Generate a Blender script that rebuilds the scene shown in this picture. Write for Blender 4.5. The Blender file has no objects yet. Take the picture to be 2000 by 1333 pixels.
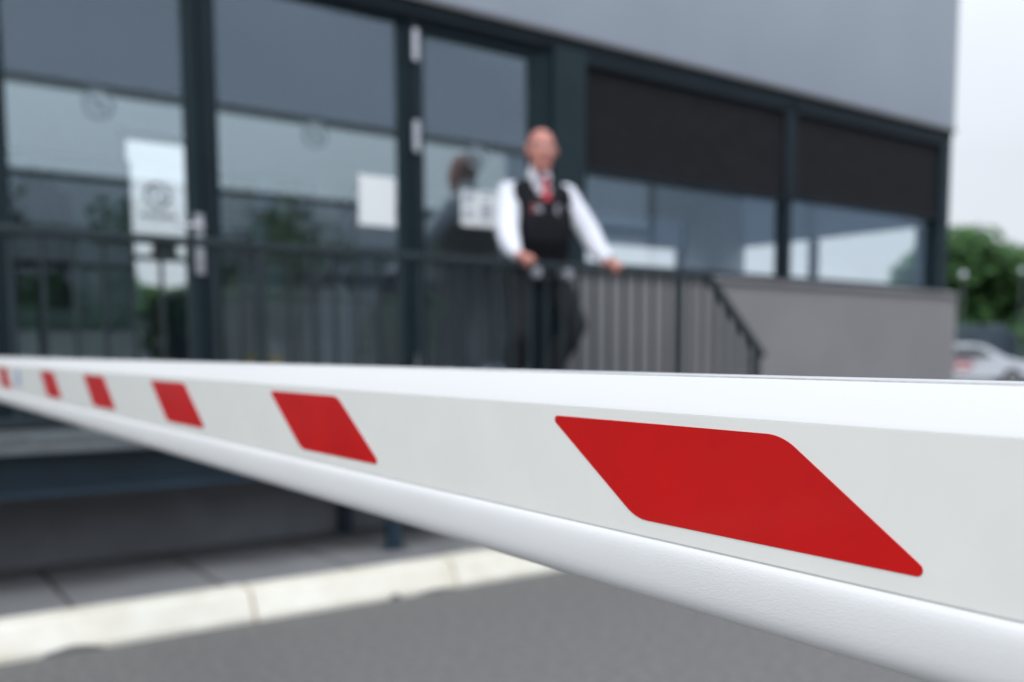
import bpy, bmesh, math, random
from math import sin, cos, pi, radians
from mathutils import Vector, Matrix, Quaternion
random.seed(7)
S = bpy.context.scene
C = S.collection

# ------------------------------------------------------------ camera
cam_d = bpy.data.cameras.new('camera'); cam = bpy.data.objects.new('camera', cam_d); C.objects.link(cam)
right = Vector((0.8004, -0.5995, 0.0)); fwd = Vector((0.5968, 0.7970, -0.0921)).normalized()
right = (right - right.dot(fwd)*fwd).normalized(); up = right.cross(fwd)
M = Matrix((right, up, -fwd)).transposed().to_4x4(); M.translation = (0, 0, 1.15)
cam.matrix_world = M
cam_d.sensor_width = 36; cam_d.lens = 33.84; cam_d.shift_x = -0.05; cam_d.shift_y = 0.0988
cam_d.clip_start = 0.02; cam_d.clip_end = 2000
cam_d.dof.use_dof = True; cam_d.dof.focus_distance = 0.495; cam_d.dof.aperture_fstop = 4.9
cam_d.dof.aperture_blades = 0
S.camera = cam

# ------------------------------------------------------------ world (overcast), sun
SUN_EL, SUN_AZ = radians(52), radians(215)      # azimuth measured from +X towards +Y : behind the camera
W = bpy.data.worlds.new('World'); S.world = W; W.use_nodes = True
nt = W.node_tree; bg = nt.nodes['Background']
sky = nt.nodes.new('ShaderNodeTexSky'); sky.sky_type = 'NISHITA'; sky.sun_disc = False
sky.sun_elevation = SUN_EL; sky.sun_rotation = pi/2 - SUN_AZ; sky.air_density = 1.0; sky.dust_density = 4.0
tc = nt.nodes.new('ShaderNodeTexCoord'); sx = nt.nodes.new('ShaderNodeSeparateXYZ')
nt.links.new(tc.outputs['Generated'], sx.inputs[0])
ramp = nt.nodes.new('ShaderNodeMapRange'); ramp.inputs[1].default_value = .18; ramp.inputs[2].default_value = 1
ramp.inputs[3].default_value = 0.93; ramp.inputs[4].default_value = 2.15
nt.links.new(sx.outputs[2], ramp.inputs[0])
cloudn = nt.nodes.new('ShaderNodeTexNoise'); cloudn.inputs['Scale'].default_value = 2.2; cloudn.inputs['Detail'].default_value = 4
nt.links.new(tc.outputs['Generated'], cloudn.inputs['Vector'])
cr = nt.nodes.new('ShaderNodeMapRange'); cr.inputs[1].default_value = .3; cr.inputs[2].default_value = .7
cr.inputs[3].default_value = .93; cr.inputs[4].default_value = 1.07
nt.links.new(cloudn.outputs[0], cr.inputs[0])
mm = nt.nodes.new('ShaderNodeMath'); mm.operation = 'MULTIPLY'
nt.links.new(ramp.outputs[0], mm.inputs[0]); nt.links.new(cr.outputs[0], mm.inputs[1])
# thin cloud: the sky is brighter on the sun's side
dt = nt.nodes.new('ShaderNodeVectorMath'); dt.operation = 'DOT_PRODUCT'; dt.inputs[1].default_value = (cos(SUN_AZ)*.35, sin(SUN_AZ)*1.3, .25)
nt.links.new(tc.outputs['Generated'], dt.inputs[0])
gr = nt.nodes.new('ShaderNodeMapRange'); gr.inputs[1].default_value = .0; gr.inputs[2].default_value = .75; gr.inputs[3].default_value = 1.0; gr.inputs[4].default_value = 1.55
nt.links.new(dt.outputs['Value'], gr.inputs[0])
m3 = nt.nodes.new('ShaderNodeMath'); m3.operation = 'MULTIPLY'; nt.links.new(mm.outputs[0], m3.inputs[0]); nt.links.new(gr.outputs[0], m3.inputs[1]); mm = m3
oc = nt.nodes.new('ShaderNodeVectorMath'); oc.operation = 'SCALE'; oc.inputs[0].default_value = (8.6, 9.15, 9.9)
nt.links.new(mm.outputs[0], oc.inputs['Scale'])
mix = nt.nodes.new('ShaderNodeMix'); mix.data_type = 'RGBA'; mix.inputs[0].default_value = .97
nt.links.new(sky.outputs[0], mix.inputs[6]); nt.links.new(oc.outputs[0], mix.inputs[7])
nt.links.new(mix.outputs[2], bg.inputs['Color']); bg.inputs['Strength'].default_value = 0.10
sd = bpy.data.lights.new('sun', 'SUN'); sd.energy = 0.7; sd.angle = radians(20); sd.color = (1, .97, .93)
so = bpy.data.objects.new('sun', sd); C.objects.link(so)
sdir = Vector((cos(SUN_EL)*cos(SUN_AZ), cos(SUN_EL)*sin(SUN_AZ), sin(SUN_EL)))
so.rotation_euler = sdir.to_track_quat('Z', 'Y').to_euler(); so.location = sdir*30
S.view_settings.view_transform = 'Standard'; S.view_settings.look = 'None'
S.view_settings.gamma = 1; S.view_settings.use_curve_mapping = False; S.view_settings.exposure = 0.0

# ------------------------------------------------------------ materials
def mat(name, col, rough=.5, metal=0, noise=0, nscale=8, bump=0, bscale=60, spec=.5, stretch=None, coat=0, col2=None, coords='Object'):
    m = bpy.data.materials.new(name); m.use_nodes = True; t = m.node_tree; b = t.nodes['Principled BSDF']
    b.inputs['Base Color'].default_value = (*col, 1); b.inputs['Roughness'].default_value = rough
    b.inputs['Metallic'].default_value = metal; b.inputs['Specular IOR Level'].default_value = spec
    b.inputs['Coat Weight'].default_value = coat; b.inputs['Coat Roughness'].default_value = .08
    tcn = t.nodes.new('ShaderNodeTexCoord'); mp = t.nodes.new('ShaderNodeMapping')
    t.links.new(tcn.outputs[coords], mp.inputs[0])
    if stretch: mp.inputs['Scale'].default_value = stretch
    if noise or col2:
        n = t.nodes.new('ShaderNodeTexNoise'); n.inputs['Scale'].default_value = nscale; n.inputs['Detail'].default_value = 5
        t.links.new(mp.outputs[0], n.inputs['Vector'])
        r = t.nodes.new('ShaderNodeValToRGB'); e = r.color_ramp.elements
        e[0].position = .3; e[1].position = .7
        if col2: e[0].color = (*col, 1); e[1].color = (*col2, 1)
        else:
            e[0].color = (*[max(0, c*(1-noise)) for c in col], 1); e[1].color = (*[min(1, c*(1+noise)) for c in col], 1)
        t.links.new(n.outputs[0], r.inputs[0]); t.links.new(r.outputs[0], b.inputs['Base Color'])
    if bump:
        n2 = t.nodes.new('ShaderNodeTexNoise'); n2.inputs['Scale'].default_value = bscale; n2.inputs['Detail'].default_value = 3
        t.links.new(mp.outputs[0], n2.inputs['Vector'])
        bp = t.nodes.new('ShaderNodeBump'); bp.inputs['Strength'].default_value = bump; bp.inputs['Distance'].default_value = .001
        t.links.new(n2.outputs[0], bp.inputs['Height']); t.links.new(bp.outputs[0], b.inputs['Normal'])
    return m
def glass_mat(name, tint=(.86, .93, .93), ior=1.75, veil=0):
    m = bpy.data.materials.new(name); m.use_nodes = True; t = m.node_tree; t.nodes.clear()
    out = t.nodes.new('ShaderNodeOutputMaterial'); tr = t.nodes.new('ShaderNodeBsdfTransparent'); tr.inputs[0].default_value = (*tint, 1)
    gl = t.nodes.new('ShaderNodeBsdfGlossy'); gl.inputs['Color'].default_value = (.79, .93, 1, 1); gl.inputs['Roughness'].default_value = .01
    lw = t.nodes.new('ShaderNodeLayerWeight'); lw.inputs[0].default_value = .5
    pw = t.nodes.new('ShaderNodeMath'); pw.operation = 'POWER'; pw.inputs[1].default_value = 4
    fr = t.nodes.new('ShaderNodeMapRange'); fr.inputs[3].default_value = ior; fr.inputs[4].default_value = 1
    t.links.new(lw.outputs['Facing'], pw.inputs[0]); t.links.new(pw.outputs[0], fr.inputs[0])
    mx = t.nodes.new('ShaderNodeMixShader')
    t.links.new(fr.outputs[0], mx.inputs[0]); t.links.new(tr.outputs[0], mx.inputs[1]); t.links.new(gl.outputs[0], mx.inputs[2])
    t.links.new(mx.outputs[0], out.inputs[0]); return m

powder = mat('white_powder_coat', (.585, .585, .575), .5, spec=.25, bump=.12, bscale=900, noise=.015, nscale=3)
brushed = mat('satin_white_aluminium', (.72, .72, .715), .48, metal=0, bump=.16, bscale=1100, stretch=(1, .3, 1), spec=.3, noise=.02, nscale=30)
film = mat('white_film', (.79, .785, .745), .32, noise=.02, nscale=22, bump=.05, bscale=500)
_t = film.node_tree; _b = _t.nodes['Principled BSDF']; _old = _b.inputs['Base Color'].links[0].from_socket
_tc = _t.nodes.new('ShaderNodeTexCoord'); _vo = _t.nodes.new('ShaderNodeTexVoronoi'); _vo.inputs['Scale'].default_value = 110
_t.links.new(_tc.outputs['Object'], _vo.inputs['Vector'])
_lt = _t.nodes.new('ShaderNodeMath'); _lt.operation = 'LESS_THAN'; _lt.inputs[1].default_value = .035; _t.links.new(_vo.outputs['Distance'], _lt.inputs[0])
_no = _t.nodes.new('ShaderNodeTexNoise'); _no.inputs['Scale'].default_value = 18; _t.links.new(_tc.outputs['Object'], _no.inputs['Vector'])
_gt = _t.nodes.new('ShaderNodeMath'); _gt.operation = 'GREATER_THAN'; _gt.inputs[1].default_value = .53; _t.links.new(_no.outputs[0], _gt.inputs[0])
_ml = _t.nodes.new('ShaderNodeMath'); _ml.operation = 'MULTIPLY'; _t.links.new(_lt.outputs[0], _ml.inputs[0]); _t.links.new(_gt.outputs[0], _ml.inputs[1])
_m2 = _t.nodes.new('ShaderNodeMath'); _m2.operation = 'MULTIPLY'; _m2.inputs[1].default_value = .55; _t.links.new(_ml.outputs[0], _m2.inputs[0])
_mc = _t.nodes.new('ShaderNodeMix'); _mc.data_type = 'RGBA'; _t.links.new(_m2.outputs[0], _mc.inputs[0]); _t.links.new(_old, _mc.inputs[6]); _mc.inputs[7].default_value = (.30, .28, .24, 1)
_t.links.new(_mc.outputs[2], _b.inputs['Base Color'])
channel = mat('bare_aluminium', (.52, .52, .53), .5, metal=.2, bump=.8, bscale=700, stretch=(1, .3, 1), noise=.08, nscale=120)
redfilm = mat('red_reflective_film', (.54, .003, .003), .38, coat=.10, spec=.25, noise=.07, nscale=14, bump=.10, bscale=260)
bluefilm = mat('blue_film', (.05, .14, .45), .35)
asphalt = mat('asphalt', (.115, .111, .108), .95, col2=(.165, .161, .157), nscale=26, bump=1, bscale=180, spec=.25)
paver = mat('concrete_slab', (.145, .145, .15), .85, col2=(.215, .215, .22), nscale=2.2, bump=.6, bscale=120)
joint = mat('slab_joint_dirt', (.045, .042, .036), .95, noise=.3, nscale=20)
kerbw = mat('white_kerb_paint', (.64, .60, .50), .6, col2=(.77, .74, .66), nscale=5, bump=.8, bscale=70)
kerbstain = mat('rusty_joint', (.36, .27, .17), .8, noise=.3, nscale=20)
kerbraw = mat('raw_kerb_concrete', (.16, .155, .15), .9, noise=.2, nscale=15)
plinthm = mat('dark_plinth', (.15, .152, .165), .8, col2=(.22, .225, .245), nscale=3, bump=.4, bscale=60)
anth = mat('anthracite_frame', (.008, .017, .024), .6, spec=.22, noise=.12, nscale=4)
anthl = mat('anthracite_frame_lit', (.011, .025, .032), .6, spec=.25, noise=.1, nscale=4)  # lighter copy of the frame colour, the lit look put into it
steelblue = mat('blue_grey_steel', (.010, .026, .042), .42, noise=.2, nscale=5)
galv = mat('galvanised_steel', (.15, .17, .18), .45, metal=.4, noise=.15, nscale=20)
railm = mat('rail_steel', (.022, .034, .040), .6, spec=.3, noise=.12, nscale=10)
clad = mat('grey_cladding', (.295, .33, .378), .34, metal=.25, noise=.05, nscale=1.2, spec=.5)
cladlow = mat('grey_wall_panel', (.245, .236, .24), .5, noise=.08, nscale=1.3, metal=.1)
sillm = mat('aluminium_sill', (.15, .145, .15), .45, noise=.08, nscale=6)
screenm = mat('dark_screen_cloth', (.014, .014, .0165), .9, spec=.2, noise=.2, nscale=9, bump=.4, bscale=400)
glass = glass_mat('window_glass', (.965, .995, 1), .155)
glass_in = glass_mat('inner_glass', (1, 1, 1), .02)
chrome = mat('brushed_steel', (.58, .58, .62), .3, metal=.8)
white = mat('white_card', (.88, .90, .90), .6)
ink = mat('print_ink', (.10, .16, .26), .6)
sticker = mat('frosted_sticker', (.20, .26, .30), .6)
ceilm = mat('ceiling_tile', (.72, .75, .80), .8, noise=.06, nscale=1.5)
bandm = mat('light_wall_paint', (.82, .85, .86), .7, noise=.04, nscale=1.5)
inwall = mat('grey_interior_wall', (.60, .61, .65), .8, noise=.08, nscale=1.2)
floorm = mat('interior_floor', (.22, .22, .22), .5, noise=.15, nscale=3)
blindm = mat('grey_roller_blind', (.36, .40, .46), .8, noise=.04, nscale=3)
_t = blindm.node_tree; _tl = _t.nodes.new('ShaderNodeBsdfTranslucent'); _tl.inputs[0].default_value = (.50, .56, .66, 1); _mx = _t.nodes.new('ShaderNodeMixShader'); _mx.inputs[0].default_value = .55
_t.links.new(_t.nodes['Principled BSDF'].outputs[0], _mx.inputs[1]); _t.links.new(_tl.outputs[0], _mx.inputs[2]); _t.links.new(_mx.outputs[0], _t.nodes['Material Output'].inputs[0])
cupm = mat('grey_green_cupboard', (.19, .26, .26), .5, noise=.06, nscale=3)
drawm = mat('pale_drawer_front', (.50, .54, .57), .5)
olive = mat('olive_board', (.34, .35, .29), .7, noise=.1, nscale=3)
blackm = mat('black_cloth', (.012, .013, .017), .85, noise=.25, nscale=12)
brownm = mat('brown_leather', (.10, .05, .03), .6)
yellowm = mat('ochre_plastic', (.35, .24, .05), .5)
leaf = mat('leaf_green', (.034, .088, .030), .75, col2=(.075, .155, .050), nscale=1.1, spec=.15)
leafd = mat('dark_leaf_green', (.026, .078, .030), .75, col2=(.055, .13, .042), nscale=1.0, spec=.15)
bark = mat('bark', (.06, .045, .035), .9, noise=.3, nscale=8, bump=1, bscale=30)
grassm = mat('grass', (.05, .09, .03), .9, noise=.3, nscale=2)

# ------------------------------------------------------------ helpers
class MB:
    def __init__(s): s.v = []; s.f = []; s.mi = []
    def add(s, vs, fs, mi=0):
        o = len(s.v); s.v += [tuple(v) for v in vs]
        for f in fs: s.f.append(tuple(i+o for i in f)); s.mi.append(mi)
        return s
    def box(s, x0, x1, y0, y1, z0, z1, mi=0):
        vs = [(x, y, z) for z in (z0, z1) for y in (y0, y1) for x in (x0, x1)]
        return s.add(vs, [(0, 2, 3, 1), (4, 5, 7, 6), (0, 1, 5, 4), (2, 6, 7, 3), (0, 4, 6, 2), (1, 3, 7, 5)], mi)
    def tube(s, pts, rad, n=10, caps=True, mi=0, flat=None):
        pts = [Vector(p) for p in pts]
        if not isinstance(rad, (list, tuple)): rad = [rad]*len(pts)
        rings = []; prev = None
        for i, p in enumerate(pts):
            d = (pts[min(i+1, len(pts)-1)] - pts[max(i-1, 0)])
            if d.length < 1e-9: d = Vector((0, 0, 1))
            d.normalize()
            if prev is None:
                a = Vector((0, 0, 1)) if abs(d.z) < .9 else Vector((0, 1, 0))
                u = d.cross(a).normalized()
            else:
                u = (prev - prev.dot(d)*d).normalized()
            prev = u; w = d.cross(u)
            r = rad[i]; ra, rb = (r if isinstance(r, tuple) else (r, r))
            rings.append([p + u*cos(2*pi*k/n)*ra + w*sin(2*pi*k/n)*rb for k in range(n)])
        o = []; fs = []
        for r in rings: o += r
        for i in range(len(rings)-1):
            for k in range(n):
                a = i*n+k; b = i*n+(k+1) % n
                fs.append((a, b, b+n, a+n))
        if caps: fs += [tuple(range(n-1, -1, -1)), tuple(range((len(rings)-1)*n, len(rings)*n))]
        return s.add(o, fs, mi)
    def ball(s, c, r, n=14, m=10, mi=0, rot=None):
        c = Vector(c); rx, ry, rz = (r if isinstance(r, tuple) else (r, r, r)); vs = []; fs = []
        for j in range(m+1):
            th = pi*j/m
            for k in range(n):
                v = Vector((rx*sin(th)*cos(2*pi*k/n), ry*sin(th)*sin(2*pi*k/n), rz*cos(th)))
                if rot: v = rot @ v
                vs.append(c+v)
        for j in range(m):
            for k in range(n):
                a = j*n+k; b = j*n+(k+1) % n
                fs.append((a, a+n, b+n, b))
        return s.add(vs, fs, mi)
    def capsule(s, a, b, ra, rb, n=14):
        a = Vector(a); b = Vector(b); d = (b-a).normalized(); pts = []; rd = []
        for t in (80, 60, 35, 0): pts.append(a - d*ra*sin(radians(t))); rd.append(ra*cos(radians(t)))
        for t in (0, 35, 60, 80): pts.append(b + d*rb*sin(radians(t))); rd.append(rb*cos(radians(t)))
        return s.tube(pts, rd, n)
    def prism(s, poly, ax, a0, a1, mi=0):
        n = len(poly)
        def P(p, a):
            return {'y': (p[0], a, p[1]), 'x': (a, p[0], p[1]), 'z': (p[0], p[1], a)}[ax]
        vs = [P(p, a0) for p in poly]+[P(p, a1) for p in poly]
        fs = [(i, (i+1) % n, (i+1) % n+n, i+n) for i in range(n)]+[tuple(range(n-1, -1, -1)), tuple(range(n, 2*n))]
        return s.add(vs, fs, mi)
    def build(s, name, mats, parent=None, smooth=None, bevel=0):
        me = bpy.data.meshes.new(name); me.from_pydata(s.v, [], s.f); me.update()
        if not isinstance(mats, (list, tuple)): mats = [mats]
        for m in mats: me.materials.append(m)
        me.polygons.foreach_set('material_index', s.mi)
        bm = bmesh.new(); bm.from_mesh(me); bmesh.ops.recalc_face_normals(bm, faces=bm.faces); bm.to_mesh(me); bm.free()
        if smooth is not None:
            me.shade_smooth(); me.set_sharp_from_angle(angle=radians(smooth))
        o = bpy.data.objects.new(name, me); C.objects.link(o)
        if parent:
            o.parent = parent
            o.matrix_parent_inverse = Matrix.Identity(4)
            wl = Vector((0, 0, 0)); q = parent
            while q: wl += q.location; q = q.parent
            if wl.length > 0 and not s.local: o.location = -wl if not parent.parent else Vector((0, 0, 0))
        if bevel:
            b = o.modifiers.new('bevel', 'BEVEL'); b.width = bevel; b.segments = 2; b.limit_method = 'ANGLE'
        return o
    local = False
def tag(o, label=None, cat=None, group=None, kind=None):
    if label: o['label'] = label
    if cat: o['category'] = cat
    if group: o['group'] = group
    if kind: o['kind'] = kind
    return o
def thing(name, label, cat, loc=(0, 0, 0), group=None):
    o = bpy.data.objects.new(name, None); o.location = loc; o.empty_display_size = .1; C.objects.link(o)
    return tag(o, label, cat, group)
def struct(name, mb, m, **k): return tag(mb.build(name, m, **k), kind='structure')
def copy_tree(o, parent=None):
    c = o.copy(); C.objects.link(c)
    if parent: c.parent = parent
    for ch in list(o.children): copy_tree(ch, c)
    return c

# ------------------------------------------------------------ ground
g = MB()
N = 40; XS = [-600, -200, -60] + [-30+i*3 for i in range(41)] + [150, 300, 700]
YS = [-600, -200, -60] + [-30+i*3 for i in range(41)] + [150, 300, 700]
vs = [(x, y, 0) for y in YS for x in XS]; nx = len(XS)
g.add(vs, [(j*nx+i, j*nx+i+1, (j+1)*nx+i+1, (j+1)*nx+i) for j in range(len(YS)-1) for i in range(nx-1)])
struct('road', g, asphalt)
# pavement: bed and slabs
struct('pavement_bed', MB().box(-8, 13, 4.21, 16, -.05, .112), joint)
p = MB(); random.seed(3)
for j in range(4):
    for i in range(-14, 22):
        x0 = .10+i*.6; y0 = 4.215+j*.6
        if y0 > 6: continue
        hz = random.uniform(-.0025, .0025)
        p.box(x0+.009, x0+.591, y0+.008, y0+.592, .05, .13+hz)
struct('pavement', p, paver, bevel=.004)
# kerb
for nm in (0,):
    k = MB(); kj = MB(); kr = MB()
    prof = [(4.03, -.05), (4.032, .022), (4.040, .036), (4.088, .116), (4.104, .129), (4.205, .134), (4.205, -.05)]
    x = -6.63
    while x < 13:
        off = random.uniform(-.003, .003)
        k.prism([(a+off, b+off*.5) for a, b in prof], 'x', x+.006, x+.994)
        kj.prism([(a+.006, b-.005) for a, b in prof], 'x', x-.0055, x+.0055)
        x += 1.0
    # chipped feet showing raw concrete
    for cx_, w_, h_ in ((.66, .11, .026), (2.03, .03, .022), (2.25, .10, .010), (3.3, .1, .02), (-1, .2, .02)):
        n = 9; pts = [(cx_-w_, -.01)]
        for i in range(n): t = i/(n-1); pts.append((cx_-w_+2*w_*t, h_*sin(pi*t)*(.8+.3*random.random())+.004))
        pts.append((cx_+w_, -.01))
        kr.prism(pts, 'y', 4.026, 4.032)
kk = struct('kerb', k, kerbw, bevel=.004); a = struct('kerb_joint', kj, kerbstain); b = struct('kerb_wear', kr, kerbraw)
# a few specks / grass verge far right
struct('grass_verge', MB().box(20, 140, 34, 60, -.1, .012), grassm)

# ------------------------------------------------------------ barrier boom
U = .362; BX = 0.0
boom = thing('barrier_boom', 'long white barrier boom with red stripes crossing the whole foreground', 'barrier boom', (.405, 1.0, 1.0))
def bp(q): return (q[0]*U, 1.15+q[1]*U)
Y0, Y1 = -1.6, 3.86
xc = 1.123
half_up = [(xc, -.0372), (1.072, -.0372), (1.066, -.0385), (1.006, -.083), (1.0, -.090), (1.0, -.286), (1.0, -.2893)]
half_lo = [(.9998, -.2894), (.9955, -.2925), (.9925, -.298), (.9905, -.306), (.9895, -.316), (.9890, -.330), (.9895, -.348), (.9910, -.361), (.9945, -.3715),
           (1.0000, -.3795), (1.0080, -.3860), (1.0200, -.3915), (1.0380, -.3960), (1.0600, -.3995), (1.0850, -.4020), (xc, -.4035)]
def loop(h): return [bp(q) for q in h]+[bp((2*xc-q[0], q[1])) for q in reversed(h) if abs(q[0]-xc) > 1e-6]
up_poly = half_up + [(xc, -.2893)]
MB().prism(loop(up_poly), 'y', Y0, Y1).build('upper_profile', powder, boom, smooth=24)
MB().prism(loop([(xc, -.2894)]+half_lo), 'y', Y0, Y1).build('lower_profile', brushed, boom, smooth=40)
# top channel lips
MB().prism([bp(q) for q in [(1.074, -.0374), (1.074, -.0350), (1.080, -.0345), (1.166, -.0345), (1.172, -.0350), (1.172, -.0374)]], 'y', Y0, Y1).build('top_channel', channel, boom, smooth=30)
# white film sheet
MB().box(.9992*U-.0001, 1.0*U+.0002, Y0, Y1, 1.15-.2862*U, 1.15-.0912*U).build('film_strip', film, boom)
def rounded(pts, rads, seg=10):
    out = []; n = len(pts)
    for i in range(n):
        P = Vector(pts[i]); A = (Vector(pts[i-1])-P); B = (Vector(pts[(i+1) % n])-P)
        a = A.normalized(); b = B.normalized(); th = a.angle(b); r = rads[i]; t = r/math.tan(th/2)
        c = P+(a+b).normalized()*(r/sin(th/2)); s0 = P+a*t-c; s1 = P+b*t-c
        a0 = math.atan2(s0.y, s0.x); a1 = math.atan2(s1.y, s1.x); d = (a1-a0+pi) % (2*pi)-pi
        for k in range(seg+1): ang = a0+d*k/seg; out.append((c.x+r*cos(ang), c.y+r*sin(ang)))
    return out
STR = [[(1.374, -.1085), (.848, -.1085), (.614, -.2612), (1.140, -.2612)]]
base = [(2.765, -.1085), (2.285, -.1085), (2.045, -.2612), (2.530, -.2612)]
for o_ in (0, 1.352, 2.70, 4.04, 6.05, 7.4): STR.append([(a+o_, b) for a, b in base])
for o_ in (-1.40, -2.80): STR.append([(a+o_, b) for a, b in STR[0]])
for pts in STR:
    rp = rounded(pts, [.007, .09, .008, .09])
    rp = [(a*U, 1.15+b*U) for a, b in rp]
    if rp and max(q[0] for q in rp) < Y1-.02 and min(q[0] for q in rp) > Y0:
        MB().prism(rp, 'x', .9992*U-.00045, .9992*U-.0001+.00005).build('red_stripe', redfilm, boom)
# round blue maker's sticker with a white bar
bs = MB().prism([(7.75*U+.030*cos(t*pi/12), 1.15-.178*U+.022*sin(t*pi/12)) for t in range(24)], 'x', .9992*U-.0005, .9992*U-.0001).build('blue_sticker', bluefilm, boom)
MB().box(.9992*U-.0008, .9992*U-.0005, 7.75*U-.018, 7.75*U+.018, 1.15-.178*U-.003, 1.15-.178*U+.003).build('sticker_bar', white, bs)
MB().prism(loop([(xc, -.038), (1.08, -.038), (1.002, -.09), (1.002, -.29), (.99, -.33), (1.01, -.38), (xc, -.412)]), 'y', Y1, Y1+.012).build('end_cap', blackm, boom, smooth=30)

# ------------------------------------------------------------ gatehouse
G = 1.0194
def gz(z): return 1.15+(z-1.15)*G
YG = 5.25                      # glazing plane
B = thing('gatehouse', 'grey metal clad gatehouse with tall dark framed glass doors and ribbon windows', 'building', (2, 5.2, 0))
XL, XR, YB = -4.2, 8.40, 8.05
# upper cladding box
fz0 = 3.192
cl = MB()
cl.box(XL, XR, 5.15, YB+.1, fz0+.02, 4.9)
cl.build('upper_cladding', clad, B, bevel=.012)
MB().box(XL, XR+.015, 5.135, 5.20, fz0-.004, fz0+.019).box(XR-.05, XR+.03, 5.2, YB+.1, fz0-.004, fz0+.019).build('drip_edge', sillm, B, bevel=.003)
MB().box(XL, XR-.02, 5.165, YB+.08, fz0-.075, fz0-.005).build('soffit', anth, B)
# lower wall under ribbon window
LX = 3.84
MB().box(LX, XR, 5.07, 5.30, 0, 1.665).box(XR-.2, XR, 5.30, YB, 0, 1.665).build('lower_wall', cladlow, B, bevel=.006)
MB().prism([(5.05, 1.668), (5.05, 1.70), (5.20, 1.735), (5.31, 1.735), (5.31, 1.668)], 'x', LX, XR+.02).build('window_sill', sillm, B, bevel=.003)
MB().box(XL, LX-.002, 5.15, 5.30, 0.0, .735).build('plinth', plinthm, B)
# interior shell
MB().box(XL, XR-.2, 5.30, YB, .60, .80).build('floor_slab', floorm, B)
MB().box(XL, XR-.06, 5.30, YB, 3.12, 3.14).build('ceiling', ceilm, B)
yw = 7.90
# back wall pieces (door opening x1.80-2.42, window opening x 6.0-7.62)
bw = MB()
bw.box(XL, .1, yw, YB, .8, 1.0).box(.1, 1.77, yw, YB, .8, 3.12).box(1.77, 2.46, yw, YB, 2.81, 3.12).box(2.46, 5.6, yw, YB, .8, 3.12)
bw.box(5.6, 7.60, yw, YB, .8, 1.70).box(5.6, 7.60, yw, YB, 2.98, 3.12).box(7.60, 8.2, yw, YB, .8, 3.12)
bw.build('back_wall', inwall, B)
MB().box(.1, 1.74, yw-.05, yw-.001, 2.55, 3.118).box(1.74, 2.50, yw-.05, yw-.001, 2.83, 3.118).box(2.50, 8.1, yw-.05, yw-.001, 2.60, 3.118).build('wall_band', bandm, B)
f = MB().box(XL, .1, yw+.02, YB-.02, 1.0, 1.06).box(-2.1, -2.04, yw+.03, YB-.03, 1.06, 3.12).box(XL+.001, XL+.06, yw+.03, YB-.03, 1.06, 3.12).box(.04, .099, yw+.03, YB-.03, 1.06, 3.12).build('rear_window', anth, B)  # window added in the unseen part of the back wall to light the room
MB().box(XL+.06, -2.1, yw+.06, yw+.07, 1.06, 3.12).box(-2.04, .04, yw+.06, yw+.07, 1.06, 3.12).build('pane', glass_in, f)
f = MB().box(XL, XL+.06, 5.33, 5.40, .8, 3.12).box(XL, XL+.06, 6.6, 6.66, .8, 3.12).box(XL, XL+.06, 7.84, 7.898, .8, 3.12).box(XL, XL+.06, 5.4, 7.84, .8, .9).build('side_window', anth, B)  # end wall opened as added glazing so more daylight enters
MB().box(XL+.025, XL+.035, 5.4, 7.84, .9, 3.12).build('pane', glass_in, f)
# rear blind & end-wall blind
MB().box(5.6, 7.60, 7.885, 7.89, 2.285, 2.98).build('rear_blind', blindm, B)
MB().box(8.17, 8.175, 5.34, 7.85, 2.325, 3.1).build('end_blind', blindm, B)
f = MB().box(5.56, 5.62, yw-.03, yw+.1, 1.70, 2.98).box(7.56, 7.62, yw-.03, yw+.1, 1.70, 2.98).box(5.62, 7.56, yw-.03, yw+.1, 1.70, 1.75).build('rear_window', anth, B)
MB().box(5.62, 7.56, yw+.06, yw+.07, 1.75, 2.98).build('pane', glass_in, f)
f = MB().box(8.2, 8.3, 5.36, 5.40, 1.70, 3.1).box(8.2, 8.3, 6.60, 6.66, 1.70, 3.1).box(8.2, 8.3, 7.84, 7.92, 1.70, 3.1).box(8.2, 8.3, 5.4, 7.84, 1.70, 1.75).build('end_window', anth, B)
MB().box(8.25, 8.26, 5.4, 7.84, 1.75, 3.1).build('pane', glass_in, f)
MB().box(7.58, 8.2, 7.55, 7.90, .8, 3.12).build('corner_pier', inwall, B)
# glazed back door
f = MB().box(1.77, 1.81, yw, yw+.06, .8, 2.81).box(2.42, 2.46, yw, yw+.06, .8, 2.81).box(1.81, 2.42, yw, yw+.06, 2.76, 2.81).box(1.81, 2.42, yw, yw+.06, .8, .9).box(1.81, 2.42, yw, yw+.06, 1.86, 1.90).build('rear_door', anthl, B)
MB().box(1.81, 2.42, yw+.025, yw+.035, .9, 2.76).build('pane', glass_in, f)

def ring_logo(x, y, z, r, m, parent, t=.006):
    """ring with a slash across: the frosted mark stuck on each pane"""
    b = MB(); n = 28
    for k in range(n):
        a0, a1 = 2*pi*k/n, 2*pi*(k+1)/n
        q = [(x+rr*cos(a), z+rr*sin(a)) for rr, a in ((r, a0), (r, a1), (r*.76, a1), (r*.76, a0))]
        b.prism(q, 'y', y-.0012, y)
    for dx_, dz_ in ((-.28, .18), (0, 0), (.28, -.18)):
        q = [(x+(dx_-.30)*r, z+(dz_+.22)*r), (x+(dx_-.14)*r, z+(dz_+.34)*r), (x+(dx_+.30)*r, z+(dz_-.22)*r), (x+(dx_+.14)*r, z+(dz_-.34)*r)]
        b.prism(q, 'y', y-.0012, y)
    return b.build('sticker', m, parent)
logo_in = ring_logo(2.03, yw+.02, 2.36, .10, sticker, f)
tl = MB()
for i in range(9):
    xx = 1.90+i*.03; tl.box(xx, xx+.02, yw+.018, yw+.02, 2.185, 2.185+(.03 if i % 3 else .042))
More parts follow.
